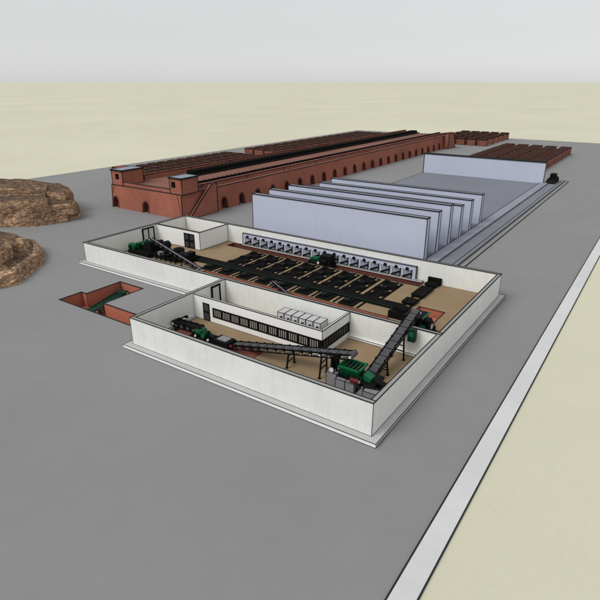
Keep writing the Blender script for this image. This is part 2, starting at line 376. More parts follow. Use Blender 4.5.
# ------------------------------------------------------------------ conveyors
def conveyor(name, label, cat, p0, p1, w, group=None, legs=(), belt='belt', frame='black', depth=0.55, pitch=1.5, drum=0.42, legm=None, floor=FZ):
    p0 = Vector(p0); p1 = Vector(p1); d = (p1-p0); Ln = d.length; d.normalize()
    s = d.cross(Vector((0,0,1))).normalized(); u = s.cross(d).normalized()
    o = thing(name, label, cat, (p0.x, p0.y, floor), group)
    def blk(mb, a, b, so0, so1, u0, u1, m, e=0):
        A = p0+d*a; B = p0+d*b
        mb.hexa([A+s*so0+u*u0, A+s*so1+u*u0, B+s*so1+u*u0, B+s*so0+u*u0, A+s*so0+u*u1, A+s*so1+u*u1, B+s*so1+u*u1, B+s*so0+u*u1], m, e)
    b = MB(); blk(b, 0, Ln, -w/2+.08, w/2-.08, 0.02, 0.10, belt)
    n = int(Ln/pitch)
    for i in range(n):
        t = (i+.5)*Ln/n; blk(b, t-.05, t+.05, -w/2+.1, w/2-.1, .10, .13, 'black')
    b.build('belt', o)
    for sd in (-1, 1):
        b = MB()
        blk(b, -.1, Ln+.1, sd*w/2-.08, sd*w/2+.08, -0.02, .22, frame)
        blk(b, -.1, Ln+.1, sd*w/2-.06, sd*w/2+.06, -depth, -depth+.14, frame)
        for i in range(n+1):
            t = i*Ln/n; blk(b, t-.07, t+.07, sd*w/2-.05, sd*w/2+.05, -depth+.14, -.02, frame)
            if i < n: b.bar(p0+d*t+s*sd*w/2-u*(depth-.1), p0+d*(t+Ln/n)+s*sd*w/2-u*.05, .09, frame)
            blk(b, t-.12, t+.12, sd*w/2-.14, sd*w/2+.14, .08, .30, frame)
            if i < n: blk(b, t+Ln/n*.3, t+Ln/n*.72, sd*(w/2+.075), sd*(w/2+.10), -depth+.22, -.12, 'belt')
        b.build('side_frame', o)
    b = MB()
    for i in range(n+1):
        t = i*Ln/n; b.cyl(p0+d*t-s*(w/2-.1)-u*.15, p0+d*t+s*(w/2-.1)-u*.15, .09, 'metal', 8)
    b.build('idler_set', o)
    for c in (p0, p1):
        b = MB(); b.cyl(c-s*(w/2+.05)-u*.12, c+s*(w/2+.05)-u*.12, drum, belt, 18); r = b.build('drum', o)
        for sd in (-1, 1):
            b = MB(); b.cyl(c+s*sd*(w/2+.052)-u*.12, c+s*sd*(w/2+.16)-u*.12, drum*.5, 'white_metal', 14); b.build('hub', r)
    for t, m2 in legs:
        A = p0+d*t
        for sd in (-1, 1):
            b = MB(); ft = Vector((A.x, A.y, floor+.005))+s*sd*(w/2+.3); tp = A+s*sd*(w/2)-u*depth
            b.bar(ft, tp, .2, m2[0 if sd < 0 else 1]); b.box(ft.x-.22, ft.x+.22, ft.y-.22, ft.y+.22, floor+.003, floor+.06, 'black'); b.build('leg', o)
        if A.z-depth-floor > 1.4:
            b = MB(); zz = floor+(A.z-depth-floor)*.42
            q = Vector((A.x, A.y, zz)); b.bar(q-s*w/2, q+s*w/2, .13, 'black'); b.bar(Vector((A.x,A.y,zz+.9 if A.z-depth-zz>1.2 else zz+.4))-s*w/2, Vector((A.x,A.y,zz+.9 if A.z-depth-zz>1.2 else zz+.4))+s*w/2, .13, 'black')
            b.build('brace', o)
    return o
GB = ('green_dark', 'black'); BB = ('black', 'black')
conveyor('belt_conveyor', 'long dark belt conveyor rising along the front wall to the green crusher', 'conveyor', (-53.5, 56.4, 0.75), (-30.4, 57.3, 5.35), 1.5,
         legs=[(13.2, GB), (18.9, GB)], depth=.62, frame='black', belt='belt', pitch=1.5)
conveyor('belt_conveyor', 'steep grey belt conveyor climbing from the crusher over into the back hall', 'conveyor', (-28.3, 58.6, 1.9), (-28.2, 73.6, 6.45), 1.45,
         legs=[(4.0, BB), (9.7, BB)], depth=.6, pitch=1.6)
conveyor('belt_conveyor', 'short dark belt conveyor at the left end of the front hall', 'conveyor', (-67.0+2.6, 56.6, 1.75), (-58.9, 56.6, 1.95), 1.5, legs=[(.6, BB), (4.6, BB)], depth=.75, frame='black2', belt='black', pitch=1.2, drum=.5)
conveyor('belt_conveyor', 'narrow green belt conveyor lying in the red brick pit', 'conveyor', (-86.7, 55.2, -1.35), (-90.6, 65.6, -1.75), 2.0, legs=[(1.2, BB), (8.5, BB)], belt='green_dark', frame='green_dark', floor=-3.0, pitch=1.3, drum=.6)
conveyor('belt_conveyor', 'thin grey inclined conveyor running down from the green mill, left end of back hall', 'conveyor', (-82.6, 80.6, 0.95), (-99.6, 82.2, 4.7), 0.8, legs=[(5.5, BB), (11.5, BB)], belt='metal', frame='black', pitch=1.7, drum=.3)
conveyor('belt_conveyor', 'small grey feed conveyor dropping to the back hall front wall between drying lines', 'conveyor', (-57.6, 79.6, 0.85), (-63.0, 82.2, 1.35), 0.6, legs=[(5, BB)], belt='metal', frame='black', pitch=1.7, drum=.28)

# ------------------------------------------------------------------ front hall machines
cr = thing('clay_crusher', 'bright green clay crusher on a black frame above grey concrete blocks', 'crusher', (-29.5, 56.6, FZ))
b = MB()
b.box(-32.6, -26.0, 55.2, 58.6, 2.25, 2.6, 'black')
for x in (-32.3, -29.4, -26.5):
    for y in (55.4, 58.3): b.bar((x,y,FZ), (x,y,2.25), .26, 'black')
for z in (1.3,): b.bar((-32.3,55.4,z),(-26.5,55.4,z),.16,'black'); b.bar((-32.3,58.3,z),(-26.5,58.3,z),.16,'black')
b.build('base_frame', cr)
b = MB()   # hopper: flared box with open top
H0, H1 = 3.0, 3.8
b.hexa([(-31.2,56.0,H0),(-28.8,56.0,H0),(-28.8,57.7,H0),(-31.2,57.7,H0),(-31.6,55.6,H1),(-28.5,55.6,H1),(-28.5,58.1,H1),(-31.6,58.1,H1)], 'green')
for p, q in (((-31.6,55.6),(-28.5,55.6)),((-28.5,55.6),(-28.5,58.1)),((-28.5,58.1),(-31.6,58.1)),((-31.6,58.1),(-31.6,55.6))): b.bar((*p,H1+.12),(*q,H1+.12),.24,'green')
b.box(-31.3,-28.8,55.9,57.8,H1+.004,H1+.03,'black')
for i in range(4): x=-30.9+i*.6; b.bar((x,55.7,H1+.1),(x,58.0,H1+.1),.1,'green')
b.build('hopper', cr)
b = MB(); b.box(-31.9,-28.0,55.7,58.0,2.61,2.99,'green_dark')
for i in range(5): b.bar((-31.6+i*.8,55.65,2.65),(-31.6+i*.8,55.65,2.96),.12,'black')
b.build('housing', cr)
b = MB(); b.prism([(-27.99,3.5),(-26.9,3.0),(-26.9,2.6),(-27.99,2.6)], 'y', 56.1, 57.5, 'green'); b.build('discharge_chute', cr)
b = MB(); b.cyl((-29.2,54.8,2.95),(-28.0,54.8,2.95),.36,'red_dark',16); b.cyl((-28.0,54.8,2.95),(-27.8,54.8,2.95),.2,'metal'); b.build('motor', cr)
b = MB(); b.cyl((-27.3,54.9,2.5),(-25.3,55.3,2.3),.34,'black',14); b.cyl((-26.6,56.8,2.7),(-24.9,56.8,2.35),.45,'black',14); b.box(-26.9,-24.7,55.0,57.6,1.5,2.1,'black'); b.build('gearbox', cr)
b = MB(); b.box(-32.95,-32.35,55.9,57.2,3.1,4.9,'black'); b.bar((-32.7,55.6,2.6),(-32.7,55.6,4.9),.18,'black'); b.bar((-31.9,55.6,2.6),(-31.9,55.6,4.9),.18,'black'); b.build('chute_support', cr)
b = MB(); b.cyl((-32.3,55.0,3.35),(-32.3,54.85,3.35),.34,'white_metal',18); b.cyl((-32.3,55.2,3.35),(-32.3,55.0,3.35),.4,'black',18); b.build('flywheel', cr)
blks = [(-33.1,-31.5,54.9,57.0,2.95,'leftmost tall grey concrete block under the green crusher'),
        (-31.4,-29.95,54.5,55.1,2.55,'grey concrete block left of centre under the green crusher'),
        (-29.9,-28.5,54.5,55.1,2.55,'grey concrete block in front of the dark red motor'),
        (-26.9,-23.9,53.9,55.1,2.5,'wide grey concrete block nearest the hall corner')]
for x0,x1,y0,y1,zz,lab in blks:
    b = MB(); b.box(x0,x1,y0,y1,FZ+.003,zz,'conc_block',edge=.07)
    tag(b.build('concrete_block', loc=((x0+x1)/2,(y0+y1)/2,FZ)), lab, 'block', 'concrete blocks under the crusher')
b = MB(); b.prism([(-28.3,FZ+.003),(-27.1,FZ+.003),(-27.1,2.4),(-27.5,2.4),(-28.3,1.2)],'y',54.4,55.1,'conc_block',.07)
tag(b.build('concrete_block', loc=(-27.7,54.7,FZ)), 'grey concrete block with sloped top between two square blocks', 'block', 'concrete blocks under the crusher')
# left machine group of the front hall
mx = thing('clay_mixer', 'green clay mixer with pale wheels beside the short left conveyor', 'mixer', (-57.3, 56.2, FZ))
b = MB(); b.box(-59.6,-54.8,55.2,57.2,.75,1.0,'black')
for x in (-59.3,-57.2,-55.1):
    for y in (55.4,57.0): b.bar((x,y,FZ-.1),(x,y,.75),.2,'black')
b.build('base_frame', mx)
b = MB(); b.cyl((-59.2,56.2,1.5),(-56.6,56.2,1.5),.62,'green_dark',16); b.box(-58.9,-57.6,55.5,56.9,1.5,2.15,'green'); b.box(-58.6,-57.9,55.7,56.7,2.152,2.17,'black'); b.build('mixing_drum', mx)
b = MB(); b.box(-57.4,-56.5,55.5,56.6,1.0,1.7,'green_dark'); b.cyl((-56.9,55.35,1.5),(-56.9,55.1,1.5),.36,'green',14); b.build('gear_case', mx)
for x in (-58.4, -55.6):
    b = MB(); b.cyl((x,55.2,1.25),(x,54.95,1.25),.2,'white_metal',16); b.cyl((x,55.2,1.25),(x,55.12,1.25),.34,'black',16); b.build('wheel', mx)
b = MB(); b.cyl((-56.1,56.2,1.35),(-54.9,56.2,1.35),.4,'black',14); b.build('motor', mx)
bf = thing('box_feeder', 'black box feeder with a grey lid next to the green mixer', 'feeder', (-52.9, 56.0, FZ))
b = MB(); b.box(-54.5,-51.4,55.0,57.1,.8,1.75,'black'); 
for x in (-54.3,-51.6):
    for y in (55.2,56.9): b.bar((x,y,FZ-.1),(x,y,.8),.2,'black')
b.build('body', bf)
box_part('lid', bf, -53.9,-51.9,55.2,56.8,1.754,1.9,'metal',edge=.06)
b = MB(); b.cyl((-51.4,55.5,1.2),(-50.8,55.5,1.2),.25,'red_dark'); b.build('motor', bf)
b = MB(); b.bar((-64.2,56.8,2.0),(-62.9,57.4,2.75),.2,'black'); b.box(-62.95,-62.4,57.2,57.6,2.5,2.9,'black')
b.bar((-64.2,56.8,FZ),(-64.2,56.8,2.0),.18,'black')
tag(b.build('control_arm', loc=(-64.2,56.8,FZ)), 'thin black bent arm standing by the short left conveyor', 'arm')
rm = thing('roller_mill', 'dark red roller mill under the short left conveyor', 'mill', (-61.2, 56.2, FZ))
b = MB(); b.box(-62.8,-60.0,55.1,56.9,FZ-.1,.86,'terra_dark'); b.build('body', rm)
for x in (-62.1,-60.8):
    b = MB(); b.cyl((x,55.0,.62),(x,54.8,.62),.28,'red_dark'); b.build('roller_end', rm)

# ------------------------------------------------------------------ brick pit in the yard
pit = thing('brick_pit', 'L-shaped sunken pit lined with red brick left of the front hall', 'pit', (-88, 58, 0))
PD = -3.0
out = [(-93.9,53.25),(-66.9,53.25),(-66.9,57.0),(-85.0,57.0),(-85.0,66.6),(-92.3,66.6),(-92.3,58.2),(-93.9,58.2)]
b = MB()
for i in range(len(out)):
    p, q = out[i], out[(i+1)%len(out)]
    b.face([(*p,PD),(*q,PD),(*q,0),(*p,0)], 'terra_in')
for c in out[1:]:
    b.bar((*c,PD),(*c,0),.07,'line')
b.build('lining', pit, smooth='open')
b = MB()
for r in PIT: b.face([(r[0],r[2],PD),(r[1],r[2],PD),(r[1],r[3],PD),(r[0],r[3],PD)], 'terra_in')
b.build('floor', pit, smooth='open')
b = MB()
for i in range(len(out)):
    p, q = out[i], out[(i+1)%len(out)]
    b.bar((*p,.03),(*q,.03),.24,'line',.1)
b.build('coping', pit)

# ------------------------------------------------------------------ back hall equipment
dp = thing('dryer_front', 'long pale lavender dryer front with eighteen bays along the back wall', 'dryer', (-63.5, 101.8, FZ))
yb = PY2-T
b = MB(); b.box(-87.3,-39.6,yb-.5,yb-.003,FZ+.003,3.62,'lav',edge=.15)
b.build('panel', dp)
b = MB(); b.box(-87.3,-37.9,yb-1.0,yb-.503,FZ+.003,FZ+.3,'plaster_bright',edge=.1); b.build('sill', dp)
for i in range(18):
    x = -85.55+i*2.588
    b = MB(); yf = yb-.5
    b.box(x-.95,x+.95,yf-.06,yf-.003,FZ+.4,2.75,'lav_mid')
    for p, q in (((x-.95,FZ+.4),(x+.95,FZ+.4)),((x+.95,FZ+.4),(x+.95,2.75)),((x+.95,2.75),(x-.95,2.75)),((x-.95,2.75),(x-.95,FZ+.4))):
        b.bar((p[0],yf-.1,p[1]),(q[0],yf-.1,q[1]),.2,'line' if q[0] > x else 'lav')
    b.bar((x-.95,yf-.16,FZ+.55),(x+.9,yf-.16,2.0),.3,'black')  # black diagonal stands in for the slanting shadow in the bay
    d = b.build('dryer_door', dp)
    b = MB(); b.cyl((x,yf-.2,3.0),(x,yf-.55,3.0),.3,'black',12); b.box(x-.35,x+.35,yf-.5,yf-.003,2.72,2.95,'black'); b.build('fan_motor', d)

# drying lines: 8 lanes, spine roller bed with staggered black tray arms
BD = [-81.4,-76.25,-71.1,-65.92,-60.8,-55.6,-50.6,-45.4,-40.6]
line0 = None
for k in range(8):
    x0 = BD[k]; cx = x0+2.57
    side = ORD[k] if k else 'leftmost'
    lab = ('leftmost black drying line, beside the bare floor and corner room' if k == 0 else
           'rightmost black drying line, beside the wide bare strip of tan floor' if k == 7 else
           f'{ORD[k]} black drying line from the left, between two tan floor strips')
    if line0 is None:
        line0 = thing('drying_line', lab, 'drying line', (cx, 92.7, FZ), 'black drying lines on the back hall floor')
        b = MB()
        HL = [(cx-1.72,cx-1.0,y-.45,y+.45) for y in (90.8,95.0)]+[(cx+1.0,cx+1.72,y-.45,y+.45) for y in (88.8,92.95,97.2)]
        xs = [cx-2.2,cx-1.72,cx-1.0,cx+1.0,cx+1.72,cx+2.2]
        for i in range(5):
            x0_, x1_ = xs[i], xs[i+1]; ys = [87.5]
            for h in HL:
                if abs(h[0]-x0_) < .01: ys += [h[2], h[3]]
            ys.append(98.0)
            for q in range(0, len(ys), 2): b.box(x0_,x1_,ys[q],ys[q+1],FZ+.03,FZ+.10,'black2')
        for x in (-1.9,1.9):
            for y in (87.8,92,97.6): b.box(cx+x-.12,cx+x+.12,y-.12,y+.12,FZ+.003,FZ+.03,'black')
        b.build('roller_bed', line0)
        for i in range(12):
            y=88+i*.86; b = MB(); b.cyl((cx-.85,y,FZ+.17),(cx+.85,y,FZ+.17),.12,'black',8); b.build('roller', line0)
        for sd in (-1, 1):
            b = MB(); b.box(cx+sd*.9-.06, cx+sd*.9+.06, 87.6, 97.9, FZ+.102, FZ+.34, 'black'); b.build('side_rail', line0)
            for y in ((88.6,92.9,97.0) if sd < 0 else (90.9,95.1)):
                b = MB(); b.box(cx+sd*1.5-.5,cx+sd*1.5+.5,y-.9,y+.9,FZ+.102,FZ+.24,'black2'); b.box(cx+sd*1.5-.3,cx+sd*1.5+.3,y-.5,y+.5,FZ+.24,FZ+.5,'black'); b.build('tray', line0)
        b = MB(); b.box(cx-.7,cx+.7,92.5,94.0,FZ+.2,FZ+.7,'black'); b.build('drive_unit', line0)
    else:
        c = copy_tree(line0); c.location.x = cx; c['label'] = lab
# loading stations between the long cross conveyor and the front trench
st0 = None
for k in range(8):
    cx = BD[k]+.1
    lab = f'black loading station by the red front trench, {ORD[k]} from the left'
    if st0 is None:
        st0 = thing('loading_station', lab, 'station', (cx, 83.2, FZ), 'black loading stations by the front trench')
        b = MB(); b.box(cx-1.62,cx+1.62,81.4,84.66,FZ+.1,FZ+.26,'black2')
        for x in (-1.4,1.4):
            for y in (81.7,84.3): b.box(cx+x-.1,cx+x+.1,y-.1,y+.1,FZ+.003,FZ+.1,'black')
        b.build('table', st0)
        b = MB(); b.box(cx-1.1,cx+.2,82.2,83.8,FZ+.26,FZ+.7,'black'); b.build('drive_unit', st0)
        b = MB(); b.cyl((cx+.5,82.4,FZ+.42),(cx+.5,84.2,FZ+.42),.2,'black',10); b.build('roller', st0)
        b = MB(); b.box(cx+2.35,cx+2.75,81.5,84.66,FZ+.003,FZ+.12,'black2'); b.build('guide_rail', st0)
    else:
        c = copy_tree(st0); c.location.x = cx; c['label'] = lab
# long cross conveyor
cc = thing('roller_conveyor', 'long dark green and black conveyor crossing the back hall in front of the drying lines', 'conveyor', (-62, 85.7, FZ))
b = MB(); b.box(-92,-35.3,84.7,87.1,FZ+.2,FZ+.5,'black2')
b.bar((-92,84.68,FZ+.51),(-35.3,84.68,FZ+.51),.14,'green_dark'); b.bar((-92,87.0,FZ+.51),(-35.3,87.0,FZ+.51),.14,'black'); b.build('side_frame', cc)
b = MB(); b.box(-91.8,-35.5,84.95,86.75,FZ+.503,FZ+.54,'black2'); b.build('belt', cc)
for i in range(12):
    x = -91+i*5
    b = MB(); b.box(x-.12,x+.12,84.8,85.05,FZ+.003,FZ+.2,'black'); b.box(x-.12,x+.12,86.55,86.8,FZ+.003,FZ+.2,'black'); b.bar((x,84.9,FZ+.12),(x,86.7,FZ+.12),.1,'black'); b.build('leg', cc)
# transfer line on the right
tl = thing('transfer_line', 'black transfer track with three flat cars on the right side of back hall', 'track', (-35.5, 95, FZ))
for x in (-36.3, -34.6):
    b = MB(); b.box(x-.2,x+.2,87.4,102.0,FZ+.003,FZ+.22,'black'); b.build('rail', tl)
for y0, y1 in ((92.5,98.0),(88.0,90.6),(99.4,101.6)):
    b = MB(); b.box(-36.7,-34.2,y0,y1,FZ+.3,FZ+.7,'black2')
    for x in (-36.3,-34.6):
        for y in (y0+.5,y1-.5): b.cyl((x-.1,y,FZ+.45),(x+.1,y,FZ+.45),.24,'black',12)
    b.build('flat_car', tl)
for y in (91.5, 98.7):
    box_part('sleeper_plate', tl, -36.05,-34.85,y-.4,y+.4,FZ+.003,FZ+.12,'plinth')
b = MB(); b.box(-36.9,-34.0,101.65,102.05,FZ+.003,2.0,'black')
for x in (-36.6,-34.3): b.box(x-.2,x+.2,101.3,101.65,FZ+.003,1.6,'black')
tag(b.build('end_stop', loc=(-35.8,101.8,FZ)), 'black buffer board at the end of transfer track against back wall', 'buffer')
# extruder at the head of the steep conveyor
ex = thing('clay_extruder', 'big dark extruder with green casing under the steep conveyor head, right of back hall', 'extruder', (-29, 76.8, FZ))
b = MB(); b.box(-31.6,-26.4,75.2,79.6,FZ+.003,1.2,'black')
b.build('base_frame', ex)
b = MB(); b.cyl((-29.6,75.0,2.6),(-29.6,80.0,2.6),1.15,'black',20); b.cyl((-29.6,80.0,2.6),(-29.6,82.0,2.4),1.15,'black',20,.6); b.build('barrel', ex)
b = MB(); b.box(-28.3,-26.7,75.4,77.4,1.2,4.2,'black'); b.box(-28.0,-27.0,75.2,75.39,2.2,3.6,'green'); b.build('gear_case', ex)
b = MB(); b.cyl((-27.4,77.42,3.1),(-27.4,78.0,3.1),.75,'black',18); b.build('belt_wheel', ex)
b = MB(); b.cyl((-26.68,76.3,3.2),(-26.3,76.3,3.2),.9,'black',20); b.cyl((-26.3,76.3,3.2),(-26.22,76.3,3.2),.45,'white_metal',18); b.build('flywheel', ex)
b = MB(); b.hexa([(-29.6,74.0,4.0),(-27.6,74.0,4.0),(-27.6,76.4,4.0),(-29.6,76.4,4.0),(-30.2,73.6,5.3),(-27.0,73.6,5.3),(-27.0,76.8,5.3),(-30.2,76.8,5.3)],'black'); b.bar((-30.2,73.6,5.3),(-27.0,73.6,5.3),.2,'black'); b.bar((-27.0,73.6,5.3),(-27.0,76.8,5.3),.2,'green'); b.build('hopper', ex)
for x, y in ((-31.2,80.5),(-27.5,79.2),(-26.9,78.4)):
    b = MB(); b.cyl((x,y,FZ),(x,y,2.3),.55,'black',14); b.cyl((x,y,2.3),(x,y,2.45),.35,'green',12); b.build('motor', ex)
b = MB(); b.box(-36.2,-32.0,81.0,84.0,FZ+.003,1.9,'black'); b.cyl((-35.8,82.5,2.1),(-32.4,82.5,2.1),.6,'black2',14); b.box(-34.6,-33.0,81.4,83.4,1.903,2.5,'black2')
tag(b.build('cutting_table', loc=(-34,82.5,FZ)), 'dark brick cutting machine between the extruder and long cross conveyor', 'cutter')
# green drive box hung on the conveyor
b = MB(); b.box(-27.15,-26.1,68.6,69.4,3.55,5.5,'green_dark',edge=.06); b.box(-27.0,-26.25,68.56,68.595,4.35,5.1,'green'); b.bar((-27.2,69.0,5.3),(-27.3,69.0,5.0),.3,'black')
b.box(-27.35,-27.15,68.7,69.3,4.9,5.3,'black')
tag(b.build('drive_box', loc=(-26.6,69,3.55)), 'green drive box hung beside the steep conveyor in front of white wall', 'drive box')
# left green mill in the back hall
gm = thing('clay_mill', 'green and black clay mill standing at left end of the back hall', 'mill', (-102.5, 82, FZ))
b = MB(); b.box(-106,-98.6,80,84.5,FZ+.003,1.5,'black2'); b.build('base_frame', gm)
for x, y in ((-105.2,80.8),(-102.8,82.6)):
    b = MB(); b.cyl((x,y-.5,2.1),(x,y+.5,2.1),1.05,'green',20); b.cyl((x,y-.62,2.1),(x,y-.5,2.1),.6,'black',16); b.build('mill_wheel', gm)
b = MB(); b.box(-104.6,-103.4,81.4,84.0,1.5,3.0,'green_dark'); b.build('gear_case', gm)
b = MB(); b.box(-101.8,-99.4,81.6,83.8,1.5,3.6,'black'); b.box(-101.4,-99.8,81.9,83.5,3.6,4.3,'green_dark'); b.build('mill_casing', gm)
for x, y in ((-100.2,84.9),(-98.2,85.2)):
    b = MB(); b.cyl((x,y-1.1,2.6),(x,y+1.0,2.6),1.0,'black',18); b.cyl((x,y-1.1,2.6),(x,y-1.2,2.6),.45,'green_dark',14); b.box(x-.7,x+.7,y-.9,y+.9,FZ+.003,1.8,'black'); b.build('barrel', gm)
b = MB()
for i in range(6): x=-98.2+i*1.6; b.bar((x,80.6,FZ),(x,80.6,2.9-.3*i),.22,'black'); b.bar((x,82.3,FZ),(x,82.3,2.7-.3*i),.22,'black')
b.box(-98.4,-90,80.7,82.2,1.1,1.5,'black2'); b.box(-96.5,-95.2,81,82,1.5,2.3,'metal'); b.box(-93.8,-92.8,80.9,81.9,1.5,2.0,'black'); b.build('support_frame', gm)
tk = thing('mixing_tank', 'squat black mixing tank with green caps in front of the corner room door', 'tank', (-91, 84.2, FZ))
b = MB(); b.box(-94.2,-87.6,82.6,86.0,FZ+.003,1.6,'black2'); b.build('base_frame', tk)
b = MB(); b.cyl((-92.6,84.3,1.6),(-92.6,84.3,2.9),1.35,'black',20); b.cyl((-92.6,84.3,2.9),(-92.6,84.3,3.2),1.1,'black2',20,.4); b.build('tank_body', tk)
b = MB(); b.cyl((-90.6,83.0,2.2),(-87.8,83.0,2.2),.75,'black',16); b.build('drive_unit', tk)
b = MB(); b.cyl((-93.1,83.0,2.0),(-93.1,82.8,2.0),.35,'green',14); b.build('end_cap', tk)
box_part('gear_case', tk, -89.9,-88.4,84,85.6,1.603,2.6,'black')
kc = thing('kiln_car', 'black loaded car with green box standing before the dryer bays', 'car', (-62.0, 100, FZ))
b = MB(); b.box(-65.2,-59.0,98.75,101.25,FZ+.003,FZ+.4,'black2'); b.build('chassis', kc)
b = MB(); b.box(-62.0,-59.4,98.9,101.1,FZ+.4,2.9,'black'); b.cyl((-61.2,98.85,1.6),(-60.2,98.85,1.6),.5,'black',14); b.build('load', kc)
b = MB(); b.box(-65.0,-62.3,99.2,100.9,FZ+.4,1.6,'green_dark'); b.box(-64.6,-62.9,99.4,100.5,1.6,1.9,'green'); b.build('drive_box', kc)
b = MB(); b.cyl((-62.3,98.7,1.1),(-62.3,98.55,1.1),.3,'white_metal',14); b.build('lamp', kc)

# ------------------------------------------------------------------ lavender storage pad
pd = MB()
pd.box(-94.5,-43.4,104.2,241.0,0.004,0.30,'pad')
pd.bar((-94.5,104.2,.3),(-94.5,241,.3),.28,'line',.06)
struct(pd, 'storage_slab')
pk = MB(); pk.box(-43.4,-40.3,104.2,241.8,.004,.62,'strip_light'); pk.box(-40.297,-36.8,104.2,252.5,.004,.34,'strip_dark'); pk.box(-36.797,-35.7,104.2,252.5,.004,.5,'strip_dark'); pk.box(-35.697,-34.3,104.2,252.5,.004,.16,'gutter')
for x, zz in ((-43.4,.62),(-40.3,.62),(-36.8,.5),(-35.7,.5),(-34.3,.16)): pk.bar((x,104.2,zz),(x,252.5 if x>-40.3 else 241.8,zz),.2,'line',.08)
pk.bar((-40.3,252.5,.34),(-34.3,252.5,.34),.4,'line',.08)
struct(pk, 'gutter_strip')
walls = [(116.6,10.6,-95.2),(124.0,10.8,-94.9),(132.4,10.8,-94.0),(141.0,9.15,-95.2),(149.5,9.1,-93.8),(159.3,9.05,-95.0)]
names = ['nearest and tallest lavender partition wall right behind the back hall', 'second lavender partition wall from the back hall',
         'third lavender partition wall from back hall, tall and close to a lower one', 'fourth lavender partition wall, just behind the third and lower',
         'fifth lavender partition wall from the back hall', 'farthest of six parallel lavender partition walls, facing the empty slab']
for (y, h, xl), n in zip(walls, names):
    ya, yb_, xr = y-1.0, y+.7, -43.45
    b = MB(); b.box(xl,xr,ya,yb_,.3,h,'lav',mtop='strip_light')
    for p, q in (((xl,ya),(xr,ya)),((xr,ya),(xr,yb_)),((xr,yb_),(xl,yb_)),((xl,ya),(xl,yb_))): b.bar((*p,h),(*q,h),.24,'line')
    for c in ((xl,ya),(xr,ya),(xr,yb_)): b.bar((*c,.3),(*c,h),.15,'line')
    tag(b.build('partition_wall', loc=((xl-43.6)/2,y,.3)), n, 'wall', 'parallel lavender partition walls')
b = MB(); b.box(-94.9,-42.4,241.05,242.4,.004,8.9,'lav')
for p, q in (((-94.9,241.05),(-42.4,241.05)),((-94.9,242.4),(-42.4,242.4)),((-42.4,241.05),(-42.4,242.4))): b.bar((*p,8.9),(*q,8.9),.5,'line')
for c in ((-94.9,241.05),(-42.4,242.4)): b.bar((*c,.1),(*c,8.9),.3,'line')
tag(b.build('end_wall', loc=(-68,241.7,0)), 'wide lavender end wall closing the far side of the empty slab', 'wall')
# dark loader parked behind the end wall
ld = thing('wheel_loader', 'small black loader standing at right end of the lavender end wall', 'loader', (-39.6, 247, .34))
b = MB(); b.box(-40.9,-38.2,244,251,1.2,2.3,'black2'); b.prism([(244.6,2.3),(249,2.3),(248.4,3.9),(245.2,3.9)],'x',-40.6,-38.5,'black2'); b.build('body', ld)
b = MB(); b.prism([(241.6,.5),(243.6,.5),(243.8,2.0),(242.4,1.5)],'x',-41.3,-37.9,'black'); b.bar((-39.6,243.6,1.5),(-39.6,245,2.0),.4,'black'); b.build('bucket', ld)
for x in (-41.1,-38.1):
    for y in (245.4,249.6):
        b = MB(); b.cyl((x-.3,y,1.15),(x+.3,y,1.15),.8,'black',16); b.build('wheel', ld)

# ------------------------------------------------------------------ brick kiln
kiln = thing('brick_kiln', 'long terracotta brick kiln with arched openings and two front corner towers', 'kiln', (-138, 232, 0))
KX0, KX1, KY0, KY1, KH = -154.7, -121.0, 112.9, 351.0, 7.6
BT = 0.1
def arch_pts(c, a, s, n=10):
    return [(c-a,0),(c-a,s)]+[(c-a*math.cos(math.pi*i/n), s+a*1.15*math.sin(math.pi*i/n)) for i in range(1, n)]+[(c+a,s),(c+a,0)]
def arched(mb, F, u0, u1, cs, a, s, m, lean0=True):
    # wall face with holes: F(u, v, off) -> point; ends lean in with the batter
    bounds = [u0]+[(cs[i]+cs[i+1])/2 for i in range(len(cs)-1)]+[u1]
    for i, c in enumerate(cs):
        pts = arch_pts(c, a, s); mid = len(pts)//2
        L0, R0 = bounds[i], bounds[i+1]
        lt = L0+BT*KH if (i == 0 and lean0) else L0; rt = R0-BT*KH if i == len(cs)-1 else R0
        left = pts[:mid+1]; right = pts[mid:]
        for k in range(len(left)-1):
            p, q = left[k], left[k+1]
            if k == 0: mb.face([F(L0,0,0),F(*p,0),F(*q,0),F(L0+(lt-L0)*s/KH,s,0)], m)
            else:
                mb.face([F(p[0],p[1],0),F(q[0],q[1],0),F(q[0],KH,0),F(p[0],KH,0)], m)
        mb.face([F(L0+(lt-L0)*s/KH,s,0),F(left[1][0],s,0),F(left[1][0],KH,0),F(lt,KH,0)], m)
        for k in range(len(right)-1):
            p, q = right[k], right[k+1]
            if k == len(right)-2: mb.face([F(*p,0),F(*q,0),F(R0,0,0),F(R0+(rt-R0)*s/KH,s,0)], m)
            else: mb.face([F(p[0],p[1],0),F(q[0],q[1],0),F(q[0],KH,0),F(p[0],KH,0)], m)
        mb.face([F(right[-2][0],s,0),F(R0+(rt-R0)*s/KH,s,0),F(rt,KH,0),F(right[-2][0],KH,0)], m)
def arch_part(F, c, a, s, parent, depth=3.0):
    b = MB(); pts = arch_pts(c, a, s)
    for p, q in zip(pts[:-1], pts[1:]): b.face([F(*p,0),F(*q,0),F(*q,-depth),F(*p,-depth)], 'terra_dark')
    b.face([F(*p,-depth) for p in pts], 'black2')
    o = arch_pts(c, a+.42, s)
    for i in range(len(pts)-1):
        p, q, P, Q = pts[i], pts[i+1], o[i], o[i+1]
        b.face([F(*p,.14),F(*q,.14),F(*Q,.14),F(*P,.14)], 'terra_dark')
        b.face([F(*P,.14),F(*Q,.14),F(*Q,-.02),F(*P,-.02)], 'terra_dark'); b.face([F(*p,.14),F(*q,.14),F(*q,-.02),F(*p,-.02)], 'terra_dark')
    return b.build('arched_opening', parent, smooth='open')
